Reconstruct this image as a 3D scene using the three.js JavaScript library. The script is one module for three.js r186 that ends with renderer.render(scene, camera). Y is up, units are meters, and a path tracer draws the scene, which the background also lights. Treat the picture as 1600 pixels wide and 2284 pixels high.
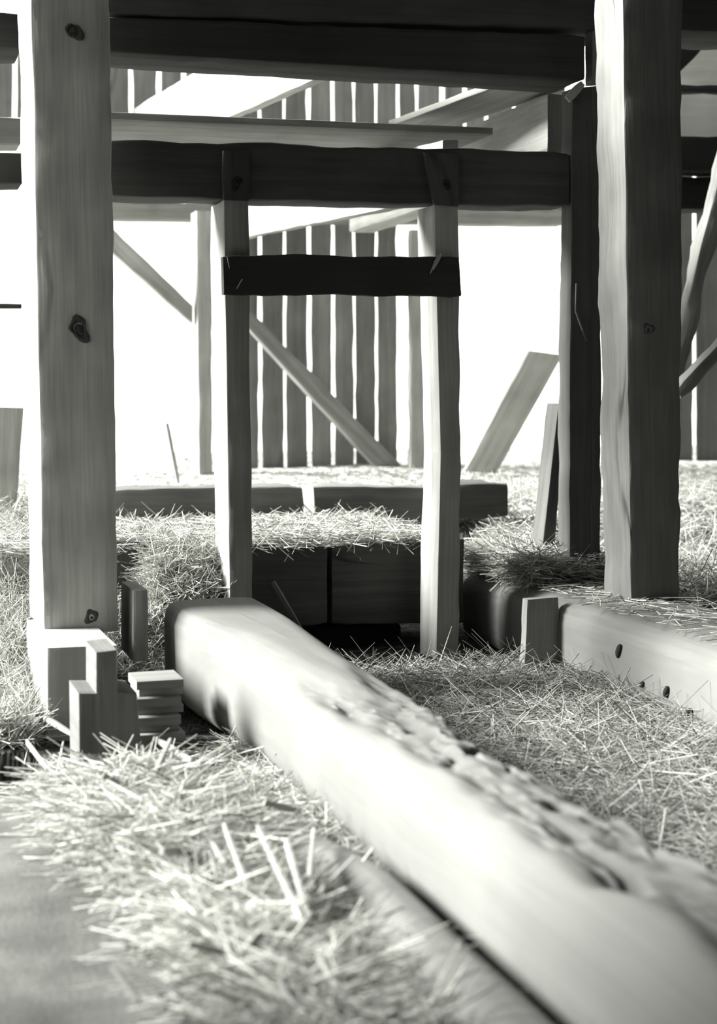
import * as THREE from 'three';
import { ImprovedNoise } from 'three/addons/math/ImprovedNoise.js';
import { mergeGeometries, toCreasedNormals } from 'three/addons/utils/BufferGeometryUtils.js';

// ---------------------------------------------------------------- camera, sky, sun, exposure
const FOCAL = 3400, W = 1600, H = 2284, EYE = 1.1;
const scene = new THREE.Scene();
const camera = new THREE.PerspectiveCamera(2 * Math.atan(H / 2 / FOCAL) * 180 / Math.PI, W / H, 0.05, 200);
camera.position.set(0, EYE, 0);
camera.rotation.order = 'YXZ';
camera.rotation.set(-Math.atan(272 / FOCAL), -Math.atan(0.3225), 0);
camera.focus = 5.6;
camera.userData.fStop = 2.4;
camera.updateMatrixWorld(true);

const renderer = new THREE.WebGLRenderer({ antialias: true });
renderer.toneMapping = THREE.LinearToneMapping;
renderer.toneMappingExposure = 1.0;
renderer.shadowMap.enabled = true;

const sky = new THREE.Color().setRGB(1.22, 1.24, 1.16);          // a bright, even overcast
scene.background = sky;
const sun = new THREE.DirectionalLight(new THREE.Color().setRGB(1, 1.0, 0.96), 20);   // veiled sun, from the left and behind
sun.position.set(-16, 9.6, -8.8);
sun.target.position.set(0.5, 0.5, -4);
sun.castShadow = true;
sun.shadow.radius = 42;
sun.shadow.mapSize.set(2048, 2048);
Object.assign(sun.shadow.camera, { left: -14, right: 14, top: 14, bottom: -14, near: 0.5, far: 60 });
scene.add(sun, sun.target);

// ---------------------------------------------------------------- helpers
// The building's own axes: x runs along the frames, s = -z runs into the barn, y is up.
// The photograph was surveyed by meeting its sight lines with the planes in which things stand.
const ray = (u, v) => new THREE.Vector3((u - W / 2) / FOCAL, -(v - H / 2) / FOCAL, -1).applyQuaternion(camera.quaternion);
const onS = (u, v, s) => { const d = ray(u, v); return d.multiplyScalar(-s / d.z).add(camera.position); };
const onY = (u, v, y) => { const d = ray(u, v); return d.multiplyScalar((y - EYE) / d.y).add(camera.position); };
const onX = (u, v, x) => { const d = ray(u, v); return d.multiplyScalar(x / d.x).add(camera.position); };
const depthBetween = (uFront, uBack, v, s) => { const p = onS(uFront, v, s); return p.z - onX(uBack, v, p.x).z; };

function mulberry(a) { return () => { a |= 0; a = a + 0x6D2B79F5 | 0; let t = Math.imul(a ^ a >>> 15, 1 | a); t = t + Math.imul(t ^ t >>> 7, 61 | t) ^ t; return ((t ^ t >>> 14) >>> 0) / 4294967296; }; }
const rnd = mulberry(71);
{ const old = Math.random; Math.random = mulberry(5); globalThis.__perlin = new ImprovedNoise(); Math.random = old; }
const perlin = globalThis.__perlin;
const noise = (x, y = 0, z = 0) => perlin.noise(x + 31.7, y + 17.3, z + 5.1);
const fbm = (x, y, z, n = 4) => { let a = 0, w = 0.5; for (let i = 0; i < n; i++) { a += w * noise(x, y, z); x *= 2.03; y *= 2.03; z *= 2.03; w *= 0.5; } return a; };
const smooth = (a, b, x) => { const t = Math.min(1, Math.max(0, (x - a) / (b - a))); return t * t * (3 - 2 * t); };
const lerp = (a, b, t) => a + (b - a) * t;

const used = {};
const numbered = (name) => { const n = used[name] = (used[name] ?? -1) + 1; return n ? `${name}_${String(n).padStart(3, '0')}` : name; };
function tag(o, label, category, group, kind) {
  if (label) o.userData.label = label;
  if (category) o.userData.category = category;
  if (group) o.userData.group = group;
  if (kind) o.userData.kind = kind;
  return o;
}
function top(name, label, category, group, kind) { const g = new THREE.Group(); g.name = numbered(name); scene.add(tag(g, label, category, group, kind)); return g; }
function part(parent, name, geo, mat, label) {
  const m = new THREE.Mesh(geo, mat); m.castShadow = m.receiveShadow = true;
  m.name = parent === scene ? numbered(name) : name;
  if (parent !== scene) { const n = parent.children.filter((c) => c.userData.base === name).length; m.userData.base = name; if (n) m.name = `${name}_${String(n).padStart(3, '0')}`; }
  if (label) m.userData.label = label;
  parent.add(m); return m;
}

// ---------------------------------------------------------------- materials
function dataTexture(w, h, f, srgb = true) {
  const d = new Uint8Array(w * h * 4);
  for (let y = 0; y < h; y++) for (let x = 0; x < w; x++) { const v = Math.max(0, Math.min(255, f(x / w, y / h) * 255)), i = (y * w + x) * 4; d[i] = d[i + 1] = d[i + 2] = v; d[i + 3] = 255; }
  const t = new THREE.DataTexture(d, w, h); t.wrapS = t.wrapT = THREE.MirroredRepeatWrapping; t.magFilter = THREE.LinearFilter; t.minFilter = THREE.LinearMipmapLinearFilter; t.generateMipmaps = true;
  if (srgb) t.colorSpace = THREE.SRGBColorSpace; t.needsUpdate = true; return t;
}
function woodField(seed, check, k = 1) {
  return (u, v) => {
    const warp = 0.3 * fbm(u * 2, v * 0.8 + seed, seed);
    const rings = fbm(u * 24 + warp * 4, v * 0.7, seed * 3.1, 4);
    const fibre = noise(u * 120 + warp * 6, v * 5, seed + 9);
    const blotch = fbm(u * 3, v * 2.2, seed + 4);
    const c = Math.abs(noise(u * 8 + warp * 2, v * 0.25, seed + 20));
    const crack = check * (1 - smooth(0.0, 0.025, c)) * smooth(0.12, 0.3, noise(u * 3, v * 1.1, seed + 40));
    return 0.84 + k * (rings * 0.2 + fibre * 0.05 + blotch * 0.26) - crack * 0.3;
  };
}
const woodA = dataTexture(384, 1024, woodField(1, 1)), woodB = dataTexture(384, 1024, woodField(7, 0.6)), woodC = dataTexture(384, 1024, woodField(3, 0, 0.45));
const strawTex = dataTexture(512, 512, (u, v) => 0.62 + 0.9 * fbm(u * 14, v * 14, 2) + 0.5 * noise(u * 70 + 4 * noise(u * 9, v * 9), v * 18, 3) + 0.35 * noise(u * 16, v * 80 + 4 * noise(u * 8, v * 8, 4), 8));
const soilTex = dataTexture(512, 512, (u, v) => 0.85 + 0.35 * fbm(u * 7, v * 7, 2, 5) + 0.08 * noise(u * 120, v * 120, 3));
function wood(albedo, tex = woodA, bump = 0.004) {
  const m = new THREE.MeshStandardMaterial({ color: new THREE.Color().setRGB(albedo, albedo * 1.01, albedo * 0.96), roughness: 0.92, metalness: 0 });
  m.map = tex; m.bumpMap = tex; m.bumpScale = bump; return m;
}
const M = {
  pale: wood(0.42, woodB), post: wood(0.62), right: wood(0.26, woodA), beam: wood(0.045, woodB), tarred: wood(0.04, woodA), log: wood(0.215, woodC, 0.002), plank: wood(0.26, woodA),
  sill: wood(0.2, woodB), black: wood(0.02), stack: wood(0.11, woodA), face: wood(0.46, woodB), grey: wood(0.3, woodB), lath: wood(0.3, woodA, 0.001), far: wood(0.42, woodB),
};
const plain = (a, tex, rough = 1, bump = 0) => { const m = new THREE.MeshStandardMaterial({ color: new THREE.Color().setRGB(a, a * 1.01, a * 0.95), roughness: rough }); if (tex) { m.map = tex; if (bump) { m.bumpMap = tex; m.bumpScale = bump; } } return m; };
const strawMat = plain(0.62), strawBase = plain(0.3, strawTex, 1, 0.02);
strawMat.side = THREE.DoubleSide;

// ---------------------------------------------------------------- hewn timber
const V = (x, y, z) => new THREE.Vector3(x, y, z);
// A, B: four corners of each end, in the same order round. Rounded arrises, uneven hewn faces, uv in metres with v along the grain.
function hewn(A, B, { bevel = 0.012, wobble = 0.006, step = 0.07, seed = rnd() * 90, bow = 0, freq = 5 } = {}) {
  const len = A.reduce((a, p, i) => a + p.distanceTo(B[i]), 0) / 4, N = Math.max(3, Math.round(len / step));
  const w = A[0].distanceTo(A[1]), h = A[1].distanceTo(A[2]), bw = Math.min(0.45, bevel / w), bh = Math.min(0.45, bevel / h), ring = [];
  const K = 3;                                                    // points along each flat
  const side = (p0, q0, p1, q1) => { for (let i = 0; i <= K; i++) ring.push([lerp(p0, p1, i / K), lerp(q0, q1, i / K)]); };
  const c = 0.29;
  side(bw, 0, 1 - bw, 0); ring.push([1 - bw * c, bh * c]);
  side(1, bh, 1, 1 - bh); ring.push([1 - bw * c, 1 - bh * c]);
  side(1 - bw, 1, bw, 1); ring.push([bw * c, 1 - bh * c]);
  side(0, 1 - bh, 0, bh); ring.push([bw * c, bh * c]);
  const R = ring.length, pos = [], uv = [], idx = [], axis = B[0].clone().sub(A[0]).normalize(), u0 = (seed * 0.37) % 3, v0 = (seed * 0.73) % 5;
  const bil = (C, p, q) => C[0].clone().multiplyScalar((1 - p) * (1 - q)).addScaledVector(C[1], p * (1 - q)).addScaledVector(C[2], p * q).addScaledVector(C[3], (1 - p) * q);
  for (let j = 0; j <= N; j++) {
    const t = j / N, C = A.map((a, i) => a.clone().lerp(B[i], t)), mid = bil(C, 0.5, 0.5); let u = u0, prev;
    const end = Math.min(1, Math.min(t, 1 - t) * len / 0.03);
    for (let i = 0; i <= R; i++) {
      const [p, q] = ring[i % R], P = bil(C, p, q), out = P.clone().sub(mid);
      if (prev) u += prev.distanceTo(P); prev = P.clone();
      const rl = out.length(); out.normalize();
      const d = wobble * (2 * noise(P.x * freq + seed, P.y * freq, P.z * freq) + noise(P.x * freq * 3.1, P.y * freq * 3.1 + seed, P.z * freq * 3.1)) - (1 - end) * bevel * 0.5;
      P.addScaledVector(out, Math.max(d, -rl * 0.5)); if (bow) P.y += bow * Math.sin(Math.PI * t);
      pos.push(P.x, P.y, P.z); uv.push(u, v0 + t * len);
    }
  }
  const S = R + 1;
  for (let j = 0; j < N; j++) for (let i = 0; i < R; i++) { const a = j * S + i, b = a + 1, d = a + S, e = d + 1; idx.push(a, d, b, b, d, e); }
  for (const [j, flip] of [[0, false], [N, true]]) {
    const m = V(0, 0, 0); for (let i = 0; i < R; i++) m.add(V(...pos.slice((j * S + i) * 3, (j * S + i) * 3 + 3))); m.divideScalar(R);
    const at = pos.length / 3; pos.push(m.x, m.y, m.z); uv.push(u0, v0);
    for (let i = 0; i <= R; i++) { const k = (j * S + i) * 3; pos.push(pos[k], pos[k + 1], pos[k + 2]); uv.push(u0 + (ring[i % R][0] - 0.5) * w, v0 + (ring[i % R][1] - 0.5) * h); }
    for (let i = 0; i < R; i++) flip ? idx.push(at, at + 2 + i, at + 1 + i) : idx.push(at, at + 1 + i, at + 2 + i);
  }
  return finish(pos, uv, idx, 0.6);
}
function finish(pos, uv, idx, crease, col) {
  let vol = 0; const a = V(), b = V(), c = V();
  for (let i = 0; i < idx.length; i += 3) { a.fromArray(pos, idx[i] * 3); b.fromArray(pos, idx[i + 1] * 3); c.fromArray(pos, idx[i + 2] * 3); vol += a.dot(b.cross(c)); }
  if (vol < 0) for (let i = 0; i < idx.length; i += 3) [idx[i + 1], idx[i + 2]] = [idx[i + 2], idx[i + 1]];
  const g = new THREE.BufferGeometry();
  g.setAttribute('position', new THREE.Float32BufferAttribute(pos, 3));
  g.setAttribute('uv', new THREE.Float32BufferAttribute(uv, 2)); if (col) g.setAttribute('color', new THREE.Float32BufferAttribute(col, 3)); g.setIndex(idx);
  return crease ? toCreasedNormals(g, crease) : (g.computeVertexNormals(), g);
}
// Front outline surveyed in the plane s (tl, tr, br, bl), carried back by thick.
function quad(q, s) { return q.map(([u, v]) => onS(u, v, s)); }
const back = (p, t) => p.clone().add(V(0, 0, -t));
function upright(q, s, thick, o) { const [tl, tr, br, bl] = quad(q, s); return hewn([tl, tr, back(tr, thick), back(tl, thick)], [bl, br, back(br, thick), back(bl, thick)], o); }
function across(q, s, thick, o) { const [tl, tr, br, bl] = quad(q, s); return hewn([tl, bl, back(bl, thick), back(tl, thick)], [tr, br, back(br, thick), back(tr, thick)], o); }
function block(x0, x1, y0, y1, s0, s1, o = {}, dir = 's') {
  const c = (x, y, s) => V(x, y, -s);
  if (dir === 's') return hewn([c(x0, y0, s0), c(x1, y0, s0), c(x1, y1, s0), c(x0, y1, s0)], [c(x0, y0, s1), c(x1, y0, s1), c(x1, y1, s1), c(x0, y1, s1)], o);
  if (dir === 'x') return hewn([c(x0, y0, s0), c(x0, y1, s0), c(x0, y1, s1), c(x0, y0, s1)], [c(x1, y0, s0), c(x1, y1, s0), c(x1, y1, s1), c(x1, y0, s1)], o);
  return hewn([c(x0, y0, s0), c(x1, y0, s0), c(x1, y0, s1), c(x0, y0, s1)], [c(x0, y1, s0), c(x1, y1, s0), c(x1, y1, s1), c(x0, y1, s1)], o);
}
// a stick between two points; flat sticks by giving two half sizes
function stick(p, q, rw, rh = rw, o = {}) {
  const d = q.clone().sub(p).normalize(), side = (Math.abs(d.y) > 0.95 ? V(1, 0, 0) : V(0, 1, 0)).cross(d).normalize(), up = d.clone().cross(side);
  const end = (c, k) => [[-1, -1], [1, -1], [1, 1], [-1, 1]].map(([a, b]) => c.clone().addScaledVector(side, a * rw * k).addScaledVector(up, b * rh * k));
  return hewn(end(p, 1), end(q, o.taper ?? 0.85), { bevel: Math.min(rw, rh) * 0.6, wobble: Math.min(rw, rh) * 0.25, step: 0.06, ...o });
}
function knot(c, r, depth) {                                        // a knot: raised lips round a sunken eye
  const pts = [[0.0, 0.15], [0.28, 0.1], [0.42, -0.25], [0.62, 0.25], [0.85, 0.2], [1.0, -0.3]].map(([a, b]) => new THREE.Vector2(a * r, b * depth));
  const g = new THREE.LatheGeometry(pts.reverse(), 24), q = g.attributes.position; for (let i = 0; i < q.count; i++) { const X = q.getX(i), Z = q.getZ(i), k = 1 + 0.9 * noise(X / r * 0.9 + c.x * 9, Z / r * 0.9, c.y * 7); q.setXYZ(i, X * k, q.getY(i) * (1 + noise(X / r * 2, Z / r * 2, c.x * 5)), Z * k); } g.computeVertexNormals(); g.rotateX(Math.PI / 2); g.scale(1, 1.15, 1); g.translate(c.x, c.y, c.z); return g;
}

// ---------------------------------------------------------------- the setting
const S1 = 5.15;                                                    // plane of the two big posts
const S2 = 5.75;                                                    // plane of the inner frame
const S3 = 6.06;                                                    // front of the near stacked baulks
function groundY(x, s) {
  let y = 0.035 * fbm(x * 2.2, s * 2.2, 1, 3);
  y += 0.48 * smooth(6.8, 7.7, s) + 0.05 * smooth(9, 11, s);
  y += 0.27 * smooth(2.75, 3.0, x) * smooth(4.2, 5.2, s) * (1 - smooth(6.8, 7.7, s));
  y += 0.1 * smooth(0.95, 0.6, x) * smooth(0.3, 0.5, x) * smooth(1.2, 2.2, s) * (1 - smooth(3.6, 4.6, s));
  y += 0.3 * smooth(0.17, 0.1, x / Math.max(s, 1)) * smooth(4.9, 6.2, s) * (1 - smooth(6.8, 7.7, s));
  y -= 0.8 * (1 - smooth(0.45, 0.49, x)) * smooth(3.89, 3.93, s) * (1 - smooth(4.55, 4.62, s)) * smooth(-0.5, -0.4, x);
  return y;
}
{
  const xs = [], ss = [];
  for (let x = -14; x < -0.7; x += 0.5) xs.push(x); for (let x = -0.7; x < 3.6; x += 0.035) xs.push(x); for (let x = 3.6; x <= 20; x += 0.5) xs.push(x);
  for (let s = -4; s < 1.2; s += 0.4) ss.push(s); for (let s = 1.2; s < 7.6; s += 0.04) ss.push(s); for (let s = 7.6; s <= 14; s += 0.2) ss.push(s);
  const pos = [], uv = [], idx = [], n = xs.length, col = [];
  for (const s of ss) for (const x of xs) {
    pos.push(x, groundY(x, s), -s); uv.push(x, s);
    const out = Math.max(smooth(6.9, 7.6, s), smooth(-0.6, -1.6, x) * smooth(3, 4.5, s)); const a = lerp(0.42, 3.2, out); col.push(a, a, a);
  }
  for (let j = 0; j < ss.length - 1; j++) for (let i = 0; i < n - 1; i++) { const a = j * n + i; idx.push(a, a + 1, a + n, a + 1, a + n + 1, a + n); }
  const g = new THREE.BufferGeometry(); g.setAttribute('position', new THREE.Float32BufferAttribute(pos, 3)); g.setAttribute('uv', new THREE.Float32BufferAttribute(uv, 2)); g.setAttribute('color', new THREE.Float32BufferAttribute(col, 3)); g.setIndex(idx); g.computeVertexNormals();
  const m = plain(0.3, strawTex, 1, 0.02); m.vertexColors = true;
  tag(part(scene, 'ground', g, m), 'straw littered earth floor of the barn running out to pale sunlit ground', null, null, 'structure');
}
{ // pale slope behind the barn
  const pos = [], uv = [], idx = [], nx = 60, ns = 30;
  for (let j = 0; j <= ns; j++) for (let i = 0; i <= nx; i++) { const x = -30 + i * 1.2, s = 13.6 + j * 1.1, y = 0.48 + Math.max(0, s - 14) * 0.42 + 0.5 * fbm(x * 0.25, s * 0.25, 3) * smooth(14, 17, s); pos.push(x, y, -s); uv.push(x * 0.3, s * 0.3); }
  for (let j = 0; j < ns; j++) for (let i = 0; i < nx; i++) { const a = j * (nx + 1) + i; idx.push(a, a + 1, a + nx + 1, a + 1, a + nx + 2, a + nx + 1); }
  const g = new THREE.BufferGeometry(); g.setAttribute('position', new THREE.Float32BufferAttribute(pos, 3)); g.setAttribute('uv', new THREE.Float32BufferAttribute(uv, 2)); g.setIndex(idx); g.computeVertexNormals();
  tag(part(scene, 'hillside', g, plain(0.85, null)), 'overexposed pale hillside seen through the openings of the barn', null, null, 'structure');
}
// the roofed and walled part of the barn that stands round the photographer
const dim = wood(0.08);
const shell = (name, x0, x1, y0, y1, s0, s1, dir) => tag(part(scene, name, block(x0, x1, y0, y1, s0, s1, { bevel: 0.01, wobble: 0.002, step: 1 }, dir), dim), null, null, null, 'structure');
shell('roof', -1.4, 7, 5.0, 5.15, -3, 5.7, 'x');
shell('wall_front', -1.4, 7, -0.2, 5.0, -3.15, -3, 'x');
shell('wall_right', 7, 7.15, -0.2, 5.0, -3, 9, 's');
shell('wall_left', -1.55, -1.4, -0.2, 5.0, -3, 2.75, 's');

// far wall of upright boards with open joints
const S5 = 11.0;
{
  const wall = top('wall_back', 'far board wall of grey upright planks with bright open joints', null, null, 'structure');
  const gaps = [293, 355, 410, 462, 515, 579, 634, 689, 742, 790, 839, 888, 931, 988, 1038, 1087, 1148, 1205], width = [10, 10, 11, 6, 7, 9, 7, 11, 9, 6, 6, 10, 8, 12, 9, 9, 8, 8];
  const edge = (k) => k < 0 ? [238, 238] : k >= gaps.length ? [1262, 1262] : [gaps[k] - width[k] / 2, gaps[k] + width[k] / 2];
  for (let k = 0; k <= gaps.length; k++) {
    const l = edge(k - 1)[1], r = edge(k)[0], low = l > 500 && r < 910 && k > 4;
    part(wall, 'plank', upright([[l, -40 + rnd() * 8], [r, -40 + rnd() * 8], [r + (low ? 3 : 0), low ? 1062 : 486], [l + (low ? 3 : 0), low ? 1062 : 486]], S5 + (rnd() - 0.5) * 0.015, 0.03, { bevel: 0.004, wobble: 0.004, step: 0.12 }), rnd() < 0.5 ? M.plank : M.plankB ??= wood(0.3, woodB));
  }
  for (const [l, r, b] of [[1480, 1546, 1052], [1556, 1640, 1048], [1645, 1700, 1050], [1708, 1780, 1052], [1790, 1860, 1050], [1868, 1940, 1052], [1950, 2020, 1050], [2030, 2110, 1052], [2118, 2200, 1051]]) part(wall, 'plank', upright([[l, 330], [r, 330], [r, b], [l, b]], S5, 0.03, { bevel: 0.004, wobble: 0.003, step: 0.15 }), M.black2 ??= wood(0.12, woodB));
  for (const [l, r] of [[-60, 28], [39, 105], [112, 180]]) part(wall, 'plank', upright([[l, 60], [r, 60], [r, 262], [l, 262]], S5, 0.03, { bevel: 0.004, wobble: 0.003, step: 0.15 }), M.plank);
}

function far(name, label, cat, geo, mat) { return tag(part(scene, name, geo, mat), label, cat); }
// ---------------------------------------------------------------- timbers: the two big posts
{
  const t = 0.42;
  const g = top('timber_post', 'broad grey hewn post at the left, standing on a lapped sill', 'post');
  const q = [[68, -60], [245, -60], [263, 1408], [97, 1411]];
  const [tl, tr, br, bl] = quad(q, S1), mt = t;
  part(g, 'shaft', hewn([tl, tr, back(tr, mt), back(tl, mt)], [bl, br, back(br, mt), back(bl, mt)], { bevel: 0.008, wobble: 0.005, step: 0.05, seed: 12.3 }), M.post);
  const k = onS(177, 735, S1); part(g, 'knot', knot(k.add(V(0, 0, 0.004)), 0.034, 0.02), M.knot ??= wood(0.07, woodB), 'dark round knot with a pale eye');
  const k2 = onS(165, 66, S1); part(g, 'knot', knot(k2.add(V(0, 0, 0.002)), 0.026, 0.012), M.knot);
  const k3 = onS(205, 1378, S1); part(g, 'knot', knot(k3.add(V(0, 0, 0.002)), 0.022, 0.012), M.knot);
}
{
  const t = Math.min(0.23, depthBetween(1392, 1326, 700, S1));
  const g = top('timber_post', 'thick dark post at the right with a broad sunlit left face', 'post');
  part(g, 'shaft', upright([[1388, -60], [1527, -60], [1516, 1345], [1408, 1345]], S1, t, { bevel: 0.01, wobble: 0.006, step: 0.05, seed: 4.4 }), M.right);
  const k = onS(1445, 735, S1); part(g, 'knot', knot(k.add(V(0, 0, 0.004)), 0.026, 0.016), M.knot);
  part(g, 'slit', stick(onS(1462, 736, S1).add(V(0, 0, 0.001)), onS(1512, 742, S1).add(V(0, 0, 0.001)), 0.003, 0.008), M.black);
}
// inner right post, directly behind
{
  const t = depthBetween(1273, 1247, 800, S2);
  const g = top('timber_post', 'slim black post behind the thick right post, its narrow left face bright', 'post');
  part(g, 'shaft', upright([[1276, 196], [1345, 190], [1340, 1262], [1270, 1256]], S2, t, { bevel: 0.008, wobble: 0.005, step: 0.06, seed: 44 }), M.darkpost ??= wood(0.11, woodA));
  part(g, 'splinter', stick(onS(1266, 222, S2 - 0.01), onS(1300, 186, S2 - 0.01), 0.012, 0.02), M.pale, 'pale torn splinter at the head');
  part(g, 'splinter', stick(onS(1286, 632, S2 - 0.012), onS(1284, 692, S2 - 0.02), 0.003), M.pale);
  part(g, 'splinter', stick(onS(1284, 692, S2 - 0.02), onS(1309, 762, S2 - 0.012), 0.004), M.grey);
}
// ---------------------------------------------------------------- timbers: the cross beams
{
  const g = top('cross_beam', 'heavy dark upper beam running between the posts, cut off square at its right end', 'beam');
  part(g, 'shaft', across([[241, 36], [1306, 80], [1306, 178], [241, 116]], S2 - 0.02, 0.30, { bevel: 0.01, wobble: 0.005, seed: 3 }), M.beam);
}
far('cross_beam', 'dark upper beam end left of the broad left post', 'beam', across([[-160, 18], [48, 26], [48, 108], [-160, 96]], S2 - 0.02, 0.30, { bevel: 0.01, wobble: 0.005 }), M.beam);
far('cross_beam', 'dark lower beam end left of the broad left post', 'beam', across([[-160, 336], [50, 340], [50, 410], [-160, 404]], S2, 0.2, { bevel: 0.01, wobble: 0.005 }), M.beam);
{
  const g = top('cross_beam', 'dark middle beam that the two thin uprights hang under', 'beam');
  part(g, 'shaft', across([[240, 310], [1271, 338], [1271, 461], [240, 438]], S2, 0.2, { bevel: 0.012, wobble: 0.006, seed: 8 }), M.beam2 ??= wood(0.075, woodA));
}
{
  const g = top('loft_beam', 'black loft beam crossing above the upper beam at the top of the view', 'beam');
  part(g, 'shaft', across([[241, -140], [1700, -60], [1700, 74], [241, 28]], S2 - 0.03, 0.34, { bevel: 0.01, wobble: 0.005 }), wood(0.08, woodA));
}
{
  const t = depthBetween(1320, 1304, 130, S2 + 0.02);
  const g = top('short_strut', 'short upright block with a bright edge at the right end of the upper beam', 'strut');
  part(g, 'shaft', upright([[1321, 62], [1362, 58], [1360, 184], [1320, 186]], S2 + 0.02, t, { bevel: 0.005, wobble: 0.003, step: 0.03 }), M.grey);
}
// loft board behind the middle beam, seen from below
{
  const p = onS(244, 266, 6.35), q = onS(1100, 300, 6.35), y = 0.5 * (p.y + q.y);
  const m = part(scene, 'loft_board', hewn([V(p.x, p.y, p.z), V(p.x, p.y + 0.03, p.z), V(p.x, p.y + 0.03, p.z - 0.55), V(p.x, p.y, p.z - 0.55)], [V(q.x, q.y, q.z), V(q.x, q.y + 0.03, q.z), V(q.x, q.y + 0.03, q.z - 0.55), V(q.x, q.y, q.z - 0.55)], { bevel: 0.004, wobble: 0.004 }), M.grey);
  tag(m, 'wide grey loft board lying just above and behind the middle beam', 'board');
}
// joists running back to the far wall, sunlit on their left sides
function joist(label, x, a, b, mat, thick = 0.06) {                 // a, b: [u, v of lower edge, v of upper edge] near and far
  const e = ([u, lo, hi]) => { const l = onX(u, lo, x), h = onX(u, hi, x); h.z = l.z; return [l, h, h.clone().add(V(thick, 0, 0)), l.clone().add(V(thick, 0, 0))]; };
  return tag(part(scene, 'loft_joist', hewn(e(a), e(b), { bevel: 0.006, wobble: 0.004, step: 0.15 }), mat), label, 'joist');
}
{
  const A = onX(735, 163, 1.84), B = onX(490, 271, 1.84), C = onX(440, 157, 1.84), D = onX(262, 263, 1.84);
  const k = (C.y - D.y) / (C.z - D.z), topAt = (z) => C.y + k * (z - C.z), kb = (A.y - B.y) / (A.z - B.z), lowAt = (z) => A.y + kb * (z - A.z);
  const z0 = -6.12, z1 = -10.9, e = (z) => [V(1.84, lowAt(z), z), V(1.84, topAt(z), z), V(1.90, topAt(z), z), V(1.90, lowAt(z), z)];
  tag(part(scene, 'loft_joist', hewn(e(z0), e(z1), { bevel: 0.006, wobble: 0.003, step: 0.15 }), M.face), 'deep bright joist slanting back above the left half of the middle beam', 'joist');
}
{
  const x = 2.3, A = onX(900, 458, x), B = onX(556, 527, x), kb = (A.y - B.y) / (A.z - B.z), lowAt = (z) => A.y + kb * (z - A.z), z0 = -6.0, z1 = -10.3;
  const e = (z) => [V(x, lowAt(z), z), V(x, lowAt(z) + 0.24, z), V(x + 0.07, lowAt(z) + 0.24, z), V(x + 0.07, lowAt(z), z)];
  tag(part(scene, 'loft_joist', hewn(e(z0), e(z1), { bevel: 0.006, wobble: 0.003, step: 0.15 }), M.face), 'white lit joist under the middle beam between the two thin uprights', 'joist');
}
{
  const x = 2.81, y = 2.37;
  tag(part(scene, 'wall_plate', block(x, x + 0.15, 2.05, y, 6.08, 8.9, { bevel: 0.01, wobble: 0.003 }), wood(0.5, woodB)), 'pale side timber running back behind the slim black post', 'beam');
  const e = (x0, z) => [V(x0, y + 0.012, z), V(x0 + 0.3, y + 0.012, z), V(x0 + 0.3, y + 0.04, z), V(x0, y + 0.04, z)];
  tag(part(scene, 'loft_board', hewn(e(2.58, -6.06), e(2.46, -7.15), { bevel: 0.004, wobble: 0.003 }), wood(0.45, woodB)), 'grey loose board lying on the pale side timber at upper right', 'board');
}
// ---------------------------------------------------------------- the two thin uprights and their rail
{
  const t = depthBetween(502, 471, 700, S2 - 0.02);
  const g = top('timber_upright', 'left thin upright under the middle beam with a white left edge', 'post');
  part(g, 'shaft', upright([[499, 446], [556, 448], [564, 1440], [514, 1440]], S2 - 0.02, t, { bevel: 0.006, wobble: 0.004, step: 0.06, seed: 31 }), M.mid ??= wood(0.42, woodB));
  part(g, 'lap', upright([[499, 336], [557, 337], [556, 448], [499, 446]], S2 - 0.024, 0.02, { bevel: 0.003, wobble: 0.002, step: 0.05 }), M.beam2);
  const k = onS(530, 405, S2 - 0.026); part(g, 'peg', knot(k, 0.022, 0.01), M.black);
}
{
  const t = depthBetween(972, 934, 800, S2 - 0.02);
  const g = top('timber_upright', 'right thin upright under the middle beam, bent and broader lit at its foot', 'post');
  const [a, b, c, d] = quad([[969, 456], [1024, 460], [1028, 1010], [983, 1010]], S2 - 0.02), [, , e, f] = quad([[0, 0], [0, 0], [1024, 1500], [972, 1510]], S2 - 0.02);
  part(g, 'shaft', mergeGeometries([hewn([a, b, back(b, t), back(a, t)], [d, c, back(c, t), back(d, t)], { bevel: 0.006, wobble: 0.004, step: 0.06, seed: 35 }), hewn([d, c, back(c, t), back(d, t)], [f, e, back(e, t), back(f, t)], { bevel: 0.006, wobble: 0.004, step: 0.06, seed: 35 })]), M.mid);
  part(g, 'lap', upright([[946, 340], [1024, 342], [1024, 460], [969, 456]], S2 - 0.024, 0.02, { bevel: 0.003, wobble: 0.002, step: 0.05 }), M.beam2);
  const k = onS(997, 412, S2 - 0.026); part(g, 'peg', knot(k, 0.02, 0.01), M.black);
}
{
  const g = top('cross_rail', 'black short rail nailed across the two thin uprights', 'rail');
  part(g, 'board', across([[498, 568], [1024, 574], [1030, 661], [500, 656]], S2 - 0.072, 0.04, { bevel: 0.006, wobble: 0.005, step: 0.04 }), M.tarred);
  for (const [x0, y0, x1, y1] of [[985, 567, 966, 602], [978, 570, 960, 610]]) part(g, 'splinter', stick(onS(x0, y0, S2 - 0.078), onS(x1, y1, S2 - 0.078), 0.005), M.pale, 'pale torn fibre');
  for (const [x0, y0, x1, y1] of [[507, 572, 512, 598], [541, 622, 528, 644]]) part(g, 'splinter', stick(onS(x0, y0, S2 - 0.078), onS(x1, y1, S2 - 0.078), 0.003), M.pale);
}

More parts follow.
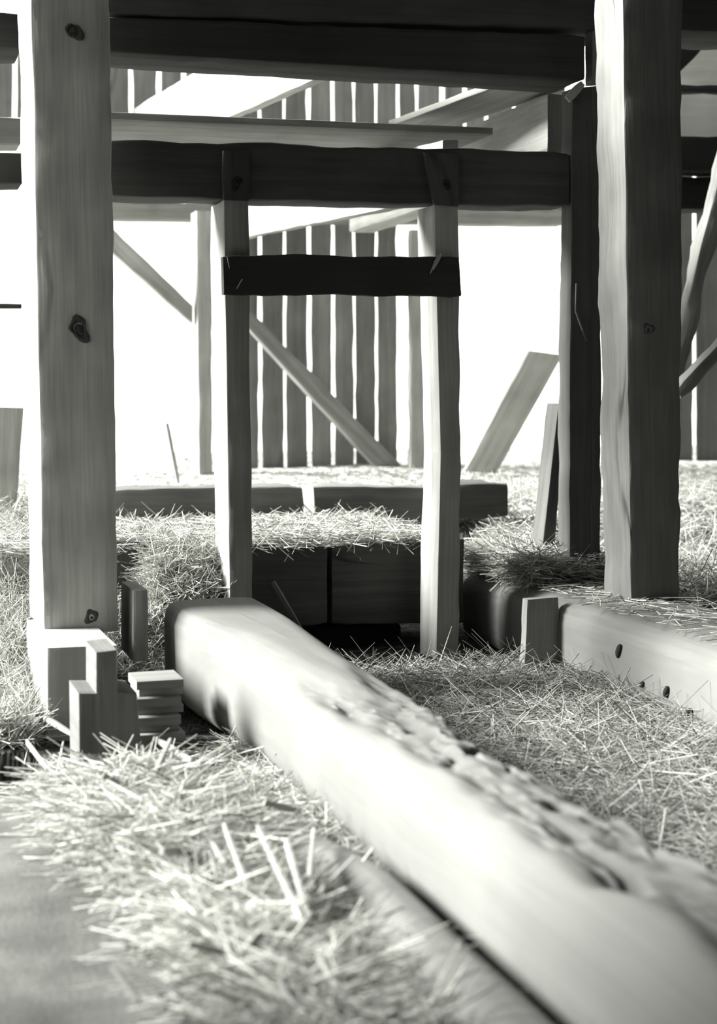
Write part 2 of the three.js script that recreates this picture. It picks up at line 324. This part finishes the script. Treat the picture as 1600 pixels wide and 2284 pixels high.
// ---------------------------------------------------------------- the far frame
far('far_post', 'pale post of the far frame seen just left of the left thin upright', 'post', upright([[438, 470], [474, 470], [474, 1075], [444, 1075]], 10.4, depthBetween(438, 426, 700, 10.4), { bevel: 0.01, wobble: 0.006 }), M.far);
far('far_post', 'pale narrow post of the far frame beside the right thin upright', 'post', upright([[916, 512], [958, 512], [962, 1070], [918, 1070]], 10.6, depthBetween(918, 910, 700, 10.6), { bevel: 0.01, wobble: 0.006 }), M.far);
far('far_lintel', 'grey lintel over the bright openings of the far wall', 'beam', across([[100, 446], [1265, 468], [1265, 502], [100, 486]], 10.72, 0.2, { bevel: 0.01, wobble: 0.005, step: 0.15 }), wood(0.36, woodB));
far('diagonal_brace', 'grey diagonal brace in the bright opening left of the thin uprights', 'brace', across([[225, 484], [430, 680], [430, 722], [225, 540]], 10.45, 0.1, { bevel: 0.01, wobble: 0.005 }), M.far);
far('diagonal_brace', 'grey diagonal brace across the planks between the thin uprights', 'brace', across([[540, 672], [905, 1046], [860, 1066], [540, 716]], 10.75, 0.1, { bevel: 0.01, wobble: 0.004 }), M.grey);
far('leaning_board', 'pale wide board leaning in the bright opening at the right', 'board', upright([[1182, 782], [1258, 792], [1108, 1056], [1036, 1052]], 9.8, 0.04, { bevel: 0.004, wobble: 0.003 }), wood(0.62, woodB, 0.001));
far('leaning_pole', 'white edged plank leaning against the foot of the slim black post', 'plank', upright([[1246, 900], [1262, 900], [1238, 1240], [1208, 1240]], S2 + 0.3, 0.12, { bevel: 0.004, wobble: 0.003 }), M.darkpost);
far('thin_stake', 'thin grey stake standing in the bright opening at the left', 'stake', stick(onS(372, 944, 9.6), onS(398, 1078, 9.6), 0.015), M.far);
// right margin: braces and rails of the side bay
far('leaning_pole', 'round pole leaning steeply at the far right edge above the other pole', 'pole', stick(onS(1690, 80, 7.0), onS(1408, 1205, 7.0), 0.05, 0.05, { taper: 1, bevel: 0.04 }), M.right2 ??= wood(0.22, woodB));
far('leaning_pole', 'round pole with a bright tip leaning at the far right edge below the other pole', 'pole', stick(onS(2050, 300, 6.6), onS(1510, 880, 6.6), 0.045, 0.045, { taper: 1, bevel: 0.04 }), M.right2);
far('side_rail', 'dark rail crossing the pale gable boards at the upper right edge', 'rail', across([[1480, 186], [2400, 206], [2400, 224], [1480, 204]], 7.4, 0.08), M.tarred);
far('side_beam', 'dark side beam behind the thick right post below the gable boards', 'beam', across([[1480, 300], [2400, 326], [2400, 404], [1480, 380]], 7.5, 0.2), M.black);
far('side_beam', 'lower dark side beam behind the thick right post', 'beam', across([[1480, 392], [2400, 410], [2400, 484], [1480, 466]], 7.6, 0.2), M.black);
far('gable_board', 'pale gable board above the dark rail at the upper right edge', 'board', across([[1480, 60], [2400, 60], [2400, 210], [1480, 196]], 8.25, 0.04), wood(0.95, woodC));
far('gable_board', 'pale gable board below the dark rail at the upper right edge', 'board', across([[1480, 203], [2400, 218], [2400, 330], [1480, 312]], 8.2, 0.04), wood(0.95, woodC));
tag(part(scene, 'side_pillar', upright([[2180, -100], [2290, -100], [2290, 1160], [2180, 1160]], 7.86, 0.22), M.right), null, null, null, 'structure');
far('ground_lath', 'bright lath lying on the ground at the far right edge', 'lath', across([[1500, 1176], [1640, 1186], [1640, 1196], [1500, 1186]], 8.2, 0.05), M.pale);
far('side_rafter', 'dark rafter slanting over the upper gable board at the right edge', 'rafter', across([[1460, 120], [1640, -60], [1640, 40], [1460, 220]], 7.8, 0.1), M.black);
// left margin
far('loft_board', 'grey board end at the left edge between the two dark beam ends', 'board', across([[-160, 256], [46, 262], [46, 322], [-160, 316]], 6.3, 0.2, { bevel: 0.004, wobble: 0.003 }), M.far);
far('iron_bracket', 'small dark bar sticking out at the left edge of the view', 'bar', across([[-60, 677], [48, 678], [48, 688], [-60, 687]], 5.6, 0.03, { bevel: 0.003, wobble: 0.001 }), M.black);
far('leaning_board', 'grey board leaning at the left edge behind the broad left post', 'board', upright([[-30, 908], [54, 910], [30, 1200], [-40, 1200]], 7.6, 0.04, { bevel: 0.004, wobble: 0.003 }), wood(0.6, woodB, 0.001));

// ---------------------------------------------------------------- stacked baulks
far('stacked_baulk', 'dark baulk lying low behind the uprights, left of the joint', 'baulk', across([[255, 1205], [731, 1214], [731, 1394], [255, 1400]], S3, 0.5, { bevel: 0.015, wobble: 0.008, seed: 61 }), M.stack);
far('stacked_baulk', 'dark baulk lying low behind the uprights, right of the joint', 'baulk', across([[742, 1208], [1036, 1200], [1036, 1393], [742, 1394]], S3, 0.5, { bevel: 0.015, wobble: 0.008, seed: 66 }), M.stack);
far('stacked_baulk', 'grey baulk behind the straw at the left, its end cut at a slant', 'baulk', across([[252, 1090], [674, 1086], [684, 1172], [252, 1168]], 7.05, 0.25, { bevel: 0.012, wobble: 0.008, seed: 71 }), wood(0.2, woodA));
far('stacked_baulk', 'grey baulk continuing behind the straw between the uprights', 'baulk', across([[700, 1084], [955, 1086], [955, 1166], [705, 1168]], 7.35, 0.25, { bevel: 0.012, wobble: 0.008, seed: 75 }), M.grey);
far('stacked_baulk', 'black ended baulk sticking out right of the right thin upright', 'baulk', across([[1008, 1080], [1134, 1078], [1136, 1154], [1008, 1162]], 7.05, 0.4, { bevel: 0.02, wobble: 0.008, seed: 79 }), M.stack);
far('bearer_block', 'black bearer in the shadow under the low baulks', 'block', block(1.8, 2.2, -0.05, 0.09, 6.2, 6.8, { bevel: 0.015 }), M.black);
far('leaning_lath', 'thin grey lath leaning against the low baulk left of the joint', 'lath', stick(onS(608, 1298, S3 - 0.02), onS(674, 1408, S3 - 0.1), 0.006, 0.012), M.lath);

// ---------------------------------------------------------------- sill under the left post, with its stepped lap
{
  const sA = 4.76, g = top('sill_block', 'grey squared sill block under the broad left post', 'sill');
  part(g, 'body', upright([[104, 1446], [262, 1440], [262, 1660], [106, 1660]], sA, 0.62, { bevel: 0.008, wobble: 0.003, step: 0.05 }), M.sillA ??= wood(0.48, woodC));
}
{
  const g = top('lapped_sill', 'dark stepped timber end with bright edges in front of the broad left post', 'sill');
  const sB = 4.2, t = depthBetween(183, 163, 1640, sB);
  const shape = new THREE.Shape(), P = [[180, 1730], [178, 1549], [217, 1549], [217, 1457], [257, 1452], [259, 1545], [302, 1549], [318, 1735]].map(([u, v]) => onS(u, v, sB));
  P.forEach((p, i) => i ? shape.lineTo(p.x, p.y) : shape.moveTo(p.x, p.y));
  const e = new THREE.ExtrudeGeometry(shape, { depth: t, bevelEnabled: true, bevelSize: 0.004, bevelThickness: 0.004, bevelSegments: 2, steps: 4 }); e.translate(0, 0, -sB - t);
  part(g, 'body', toCreasedNormals(e, 0.5), M.sill);
}
{
  const sB = 5.1, g = top('notched_stub', 'short notched stub with a bright edge at the far end of the long log', 'block');
  part(g, 'body', upright([[297, 1318], [331, 1316], [331, 1475], [297, 1475]], sB, depthBetween(297, 270, 1400, sB), { bevel: 0.006, wobble: 0.003, step: 0.04 }), M.grey);
}
// stacked laths between the lapped sill and the log
{
  const words = ['lowest', 'second', 'third', 'fourth', 'fifth', 'sixth', 'seventh', 'eighth', 'topmost'];
  for (let k = 0; k < 9; k++) {
    const y = -0.01 + k * 0.0275, s = 4.46 + (k % 2) * 0.03 + (rnd() - 0.5) * 0.015, c = onS(352, 1560, s).x;
    const m = part(scene, 'stacked_lath', block(c - 0.075 + rnd() * 0.02, c + 0.065 + rnd() * 0.02, y, y + 0.0272 - (k % 2) * 0.004, s, s + 0.16, { bevel: 0.003, wobble: 0.002, step: 0.05 }, 'x'), M.lath);
    tag(m, `grey lath in the small stack beside the log, ${words[k]}${k && k < 8 ? ' from below' : ''}`, 'lath', 'laths stacked beside the log');
  }
}

// ---------------------------------------------------------------- logs
function logGeometry({ s0, s1, centre, rx, ry, power = 2.6, rough, shade = null, step = 0.02, rings = 96 }) {
  const N = Math.round((s1 - s0) / step), pos = [], uv = [], idx = [], col = [], S = rings + 1, pwr = typeof power === 'function' ? power : () => power;
  for (let j = 0; j <= N; j++) {
    const s = lerp(s0, s1, j / N), [cx, cy] = centre(s), a = rx(s), b = ry(s), pw = (v) => Math.sign(v) * Math.abs(v) ** (2 / pwr(s));
    for (let i = 0; i <= rings; i++) {
      const th = i / rings * Math.PI * 2, k = 1 + rough(th, s), x = cx + a * k * pw(Math.sin(th)), y = cy + b * k * pw(Math.cos(th));
      pos.push(x, y, -s); uv.push(i / rings * (a + b) * 3.4, s); const c = shade ? shade(th, s) : 1; col.push(c, c, c);
    }
  }
  for (let j = 0; j < N; j++) for (let i = 0; i < rings; i++) { const a = j * S + i; idx.push(a, a + S, a + 1, a + 1, a + S, a + S + 1); }
  for (const j of [0, N]) {
    const [cx, cy] = centre(lerp(s0, s1, j / N)), at = pos.length / 3; pos.push(cx, cy, -lerp(s0, s1, j / N)); uv.push(0, 0); col.push(1, 1, 1);
    for (let i = 0; i <= rings; i++) { const k = (j * S + i) * 3; pos.push(pos[k], pos[k + 1], pos[k + 2]); uv.push(pos[k] - cx, pos[k + 1] - cy); col.push(1, 1, 1); }
    for (let i = 0; i < rings; i++) j ? idx.push(at, at + 1 + i, at + 2 + i) : idx.push(at, at + 2 + i, at + 1 + i);
  }
  return finish(pos, uv, idx, 0.9, shade && col);
}
{
  const g = top('long_log', 'huge pale log lying across the foreground, rotted along its right shoulder', 'log');
  const rot = (th, s) => {                                            // th = 0 at the top, positive to the right; the top is rotted, the left flank sound
    const d = th > Math.PI ? th - 2 * Math.PI : th, ragged = 0.35 * noise(s * 2.4, 1) + 0.18 * noise(s * 7, 2);
    return smooth(4.0, 3.2, s + 0.5 * noise(d * 2, s)) * smooth(-0.75 + ragged, -0.35 + ragged, d) * (1 - smooth(1.3, 1.7, d));
  };
  const soft = (th, s) => { const d = th > Math.PI ? th - 2 * Math.PI : th; return 0.35 + 0.8 * fbm(d * 1.6, s * 2.6, 9, 4) + 0.9 * Math.max(0, 1 - 5 * Math.abs(noise(d * 2.4 + 0.6 * noise(s * 5, d * 3), s * 3.4, 5))) * smooth(-0.1, 0.3, noise(s * 3, d * 2, 7)); };
  part(g, 'trunk', logGeometry({
    s0: 0.9, s1: 5.27, centre: (s) => [1.175 - 0.015 * smooth(4.3, 5.2, s), 0.19], rx: (s) => 0.16 + 0.02 * smooth(4.4, 5.1, s), ry: (s) => 0.175, power: (s) => 2.5 + 3 * smooth(4.0, 5.1, s),
    rough: (th, s) => { const d = th > Math.PI ? th - 2 * Math.PI : th, r = rot(th, s); return 0.02 * noise(Math.sin(th) * 2, Math.cos(th) * 2, s * 1.2) + 0.006 * noise(th * 9, s * 3, 3) - r * (0.05 + 0.24 * Math.max(0, soft(th, s)) + 0.07 * Math.abs(noise(d * 9, s * 12)) + 0.05 * noise(d * 20, s * 30)); },
    shade: (th, s) => 1 - rot(th, s) * Math.min(0.8, 0.0 + 0.6 * Math.max(0, soft(th, s))) }), M.logv ??= (() => { const m = M.log.clone(); m.vertexColors = true; return m; })());
  for (const [u, v, w] of [[1400, 1862, 0.07], [1180, 1745, 0.05], [1060, 1680, 0.035]]) {
    const c = onX(u, v, 1.31), e = new THREE.SphereGeometry(w, 24, 16), p = e.attributes.position;
    for (let i = 0; i < p.count; i++) { const k = 1 + 0.25 * noise(p.getX(i) * 25 + u, p.getY(i) * 25, p.getZ(i) * 18); p.setXYZ(i, c.x + p.getX(i) * 0.6 * k, c.y - 0.03 + p.getY(i) * 0.7 * k, c.z + p.getZ(i) * 1.5 * k); }
    e.computeVertexNormals(); part(g, 'burl', e, M.log);
  }
}
far('thin_log', 'thinner log half buried in straw along the left side of the huge log', 'log', logGeometry({ s0: 1.0, s1: 3.3, centre: (s) => [0.915 + 0.008 * noise(s), 0.085 - 0.05 * smooth(2.7, 3.3, s)], rx: (s) => 0.08, ry: () => 0.08, power: 2, rough: (th, s) => 0.05 * noise(Math.sin(th) * 2, Math.cos(th) * 2, s * 3), rings: 40 }), M.log);
{
  const g = top('sill_log', 'pale squared log at the right carrying the thick right post', 'log');
  part(g, 'trunk', logGeometry({ s0: 2.6, s1: 6.3, centre: () => [2.79, 0.13], rx: () => 0.27, ry: () => 0.165, power: 4.5, step: 0.05, rough: (th, s) => 0.03 * noise(Math.sin(th) * 2, Math.cos(th) * 2, s * 2) + 0.012 * noise(th * 7, s * 6) }), M.log);
  for (const [u, v, w, h] of [[1381, 1452, 0.008, 0.028], [1434, 1528, 0.006, 0.014], [1487, 1543, 0.006, 0.022], [1538, 1588, 0.005, 0.014]]) {
    const c = onX(u, v, 2.515), e = new THREE.SphereGeometry(1, 14, 10); e.scale(0.012, h, w * 1.6); e.rotateX(0.35); e.translate(c.x, c.y, c.z); part(g, 'peg_hole', e, M.black, 'dark slot');
  }
}
far('square_stub', 'short grey squared stub standing against the right log', 'block', upright([[1176, 1338], [1250, 1332], [1252, 1505], [1170, 1505]], 5.3, 0.05, { bevel: 0.006, wobble: 0.003, step: 0.04 }), M.grey);

// floor slab at the lower left
{
  const sh = new THREE.Shape();
  [[-0.5, 1.0], [0.60, 1.0], [0.52, 2.2], [0.47, 2.62], [0.43, 2.66], [0.425, 2.75], [0.465, 2.84], [0.43, 3.2], [0.385, 3.87], [-0.5, 3.87]].forEach(([x, s], i) => i ? sh.lineTo(x, s) : sh.moveTo(x, s));
  const e = new THREE.ExtrudeGeometry(sh, { depth: 0.07, bevelEnabled: true, bevelSize: 0.008, bevelThickness: 0.008, bevelSegments: 2 }); e.rotateX(-Math.PI / 2); e.translate(0, 0.0, 0);
  tag(part(scene, 'floor_slab', toCreasedNormals(e, 0.5), plain(0.2, soilTex, 0.95, 0.003)), 'smooth grey floor slab in the lower left corner beside the straw', 'slab');
}

// ---------------------------------------------------------------- straw
function strand(bend, r = 1) {                                       // unit long, bent, three sided
  const pos = [], idx = [], n = 4;
  for (let j = 0; j <= n; j++) { const t = j / n, y = bend * (t - t * t) * 4; for (let i = 0; i < 3; i++) { const a = i * 2.094; pos.push(t - 0.5, y + Math.cos(a) * r, Math.sin(a) * r); } }
  for (let j = 0; j < n; j++) for (let i = 0; i < 3; i++) { const a = j * 3 + i, b = j * 3 + (i + 1) % 3; idx.push(a, b, a + 3, b, b + 3, a + 3); }
  const g = new THREE.BufferGeometry(); g.setAttribute('position', new THREE.Float32BufferAttribute(pos, 3)); g.setIndex(idx); g.computeVertexNormals(); return g;
}
// each heap: strands strewn over spots (x, y, s) given by place(); thickness and length in metres
function strewn(name, label, count, place, { len = [0.08, 0.3], thick = [0.0008, 0.0026], tilt = 0.35, pile = 0.05, seed = 1, yaw = null, bend = 0.12, tone = 1 } = {}) {
  const r = mulberry(seed), g = top(name, label, 'straw', null, 'stuff');
  for (const b of [0.02, bend]) {
    const n = Math.floor(count / 2), im = new THREE.InstancedMesh(strand(b), strawMat, n), m = new THREE.Matrix4(), q = new THREE.Quaternion(), e = new THREE.Euler(), c = new THREE.Color();
    im.name = b === 0.02 ? 'straight_straw' : 'bent_straw'; im.castShadow = im.receiveShadow = true; im.userData.kind = 'stuff';
    for (let i = 0; i < n; i++) {
      const [x, y, s, steep = 0] = place(r), L = lerp(len[0], len[1], r() ** 1.6), w = lerp(thick[0], thick[1], r() ** 2.5);
      e.set(r() * 6.28, (yaw === null ? r() * Math.PI * 2 : yaw + (r() - 0.5) * 1.2), ((r() - 0.5) * 2) ** 3 * tilt * 2.2 + steep, 'YZX'); q.setFromEuler(e);
      m.compose(V(x, y + pile * r() ** 1.7, -s), q, V(L, w / 1, w)); m.elements[4] *= 1; im.setMatrixAt(i, m);
      const k = tone * (0.35 + 0.85 * r()); im.setColorAt(i, c.setRGB(k, k, k));
    }
    g.add(im);
  }
  return g;
}
const area = (x0, x1, s0, s1, up = 0) => (r) => { const x = lerp(x0, x1, r()), s = lerp(s0, s1, r()); return [x, groundY(x, s) + up, s]; };
strewn('straw_litter', 'thick bright straw litter left of the huge log', 26000, (r) => { let s = lerp(1.3, 4.4, r()), x = lerp(lerp(0.5, 0.41, smooth(2.6, 3.9, s)), 1.06, r() ** 0.9); if (s > 3.86 && x < 0.97) s = 3.86 - 0.8 * r(); if (s > 3.85 && x < 0.5) s -= 0.3; if (s < 3.0 && x > 0.83 && r() < 0.93) x -= 0.12 + 0.25 * r(); return [x, groundY(x, s) + 0.01, s]; }, { len: [0.06, 0.4], thick: [0.0006, 0.0025], pile: 0.07, tilt: 0.26, seed: 11 });
strewn('straw_litter', 'matted straw litter between the huge log and the right log', 26000, (r) => { const s = lerp(2.0, 5.5, r()), x = lerp(1.36, 2.58, r()); return [x, groundY(x, s), s]; }, { len: [0.06, 0.42], thick: [0.0006, 0.0022], pile: 0.06, seed: 12, tone: 0.62 });
strewn('straw_cover', 'straw lying on top of the stacked baulks', 12000, (r) => { const x = lerp(0.2, 2.3, r()), s = lerp(S3 - 0.03, 7.06, r()); return [x, 0.455, s]; }, { len: [0.06, 0.25], pile: 0.06, seed: 13 });
strewn('straw_heap', 'bright straw heap between the broad left post and the left upright', 16000, (r) => { const s = lerp(5.55, 6.1, r()), x = lerp(0.15, 0.228, r()) * s; const h = 0.46 * smooth(5.5, 6.0, s) * (1 - 0.9 * Math.exp(-(((x - 0.96) / 0.06) ** 2)) * smooth(5.7, 5.9, s)); return [x, Math.max(groundY(x, s), h * r() ** 0.4), s, (r() - 0.3) * 1.2]; }, { len: [0.08, 0.26], pile: 0.04, seed: 14 });
strewn('straw_heap', 'straw heaped round the foot of the slim black post', 12000, (r) => { const s = lerp(5.7, 6.9, r()), x = lerp(0.408 * s, 3.0, r()), h = 0.40 * smooth(0.39, 0.425, x / s) * (0.75 + 0.25 * Math.sin(x * 9)); if (s < 6.35) return [Math.max(x, 2.56 + 0.1 * r()), 0.295 + 0.08 * r(), s]; return [x, h * r() ** 0.3, s]; }, { len: [0.08, 0.3], pile: 0.06, seed: 15, tone: 0.8 });
strewn('dry_grass', 'bright dry grass left of the broad left post', 9000, (r) => { const s = lerp(4.68, 7.7, r()), x = s * lerp(0.066, s > 5.7 ? 0.14 : s < 5.15 && s > 4.7 ? 0.1 : 0.106, r()); return [x, groundY(x, s) + 0.02, s, (r() - 0.5) * 1.8]; }, { len: [0.08, 0.26], pile: 0.08, seed: 16 });
strewn('dry_grass', 'dry grass beyond the right log at the right edge', 7000, (r) => { const x = lerp(2.95, 4.6, r()), s = lerp(4.8, 8.6, r()); return [x, groundY(x, s) + 0.02, s, (r() - 0.5) * 2]; }, { len: [0.08, 0.24], pile: 0.06, seed: 17 });
strewn('straw_wisps', 'sparse straw wisps lying on the right log', 900, (r) => { const x = lerp(2.56, 3.0, r()), s = lerp(2.7, 5.8, r()); return [x, 0.305, s]; }, { len: [0.05, 0.2], pile: 0.01, tilt: 0.08, seed: 18 });

// thick single stalks and chips in the foreground
{
  const stalks = [[500, 1840, 550, 1980], [575, 1845, 680, 2065], [585, 2078, 540, 2125], [640, 1880, 690, 2060], [475, 1880, 505, 1925], [360, 1900, 420, 1895], [400, 2040, 520, 2085], [530, 2070, 620, 2130], [255, 2145, 400, 2215], [250, 2155, 310, 2235], [420, 2105, 500, 2125], [430, 1700, 350, 1650], [100, 1600, 165, 1640], [60, 1655, 105, 1715], [65, 1732, 110, 1765], [340, 1745, 440, 1750], [230, 1730, 285, 1755], [690, 1960, 700, 1850], [380, 1650, 340, 1740], [630, 2190, 665, 2250], [710, 2130, 770, 2230], [590, 1790, 670, 1810]];
  const words = ['short pale stalk at the upper end of the dark hollow by the thin log', 'longest pale stalk leaning across the dark hollow beside the thin log', 'short stalk just below the foot of the longest leaning stalk', 'steep stalk standing close to the thin log', 'short stalk left of the dark hollow', 'level pale chip in the middle of the left straw', 'broad pale chip in the lower left straw', 'pale chip continuing to the right of the broad chip', 'upper of two pale chips beside the floor slab edge', 'lower of two pale chips beside the floor slab edge', 'short chip between the slab edge chips and the broad chip', 'flat chip slanting in front of the stacked laths', 'chip leaning on the bright edge of the lapped sill', 'slanting chip over the black hollow at the left edge', 'lowest chip sticking out over the black hollow at the left edge', 'level chip in the straw below the stacked laths', 'small chip at the foot of the dark lapped sill', 'upright stalk against the side of the huge log', 'curved upright stalk in front of the stacked laths', 'stalk at the bottom edge below the thin log', 'slanting stalk at the bottom right of the left straw', 'small level stalk beside the middle of the huge log'];
  stalks.forEach(([a, b, c, d], i) => {
    const y = i < 11 || i > 15 ? 0.175 : i === 11 ? 0.12 : 0.07, p = onY(a, b, y + 0.03), q = onY(c, d, y);
    const m = part(scene, 'straw_stalk', stick(p, q, 0.0035 + 0.003 * rnd(), 0.006 + 0.004 * rnd(), { taper: 0.9 }), M.pale);
    tag(m, words[i], 'stalk', 'thick stalks and chips on the straw');
  });
}
renderer.render(scene, camera);
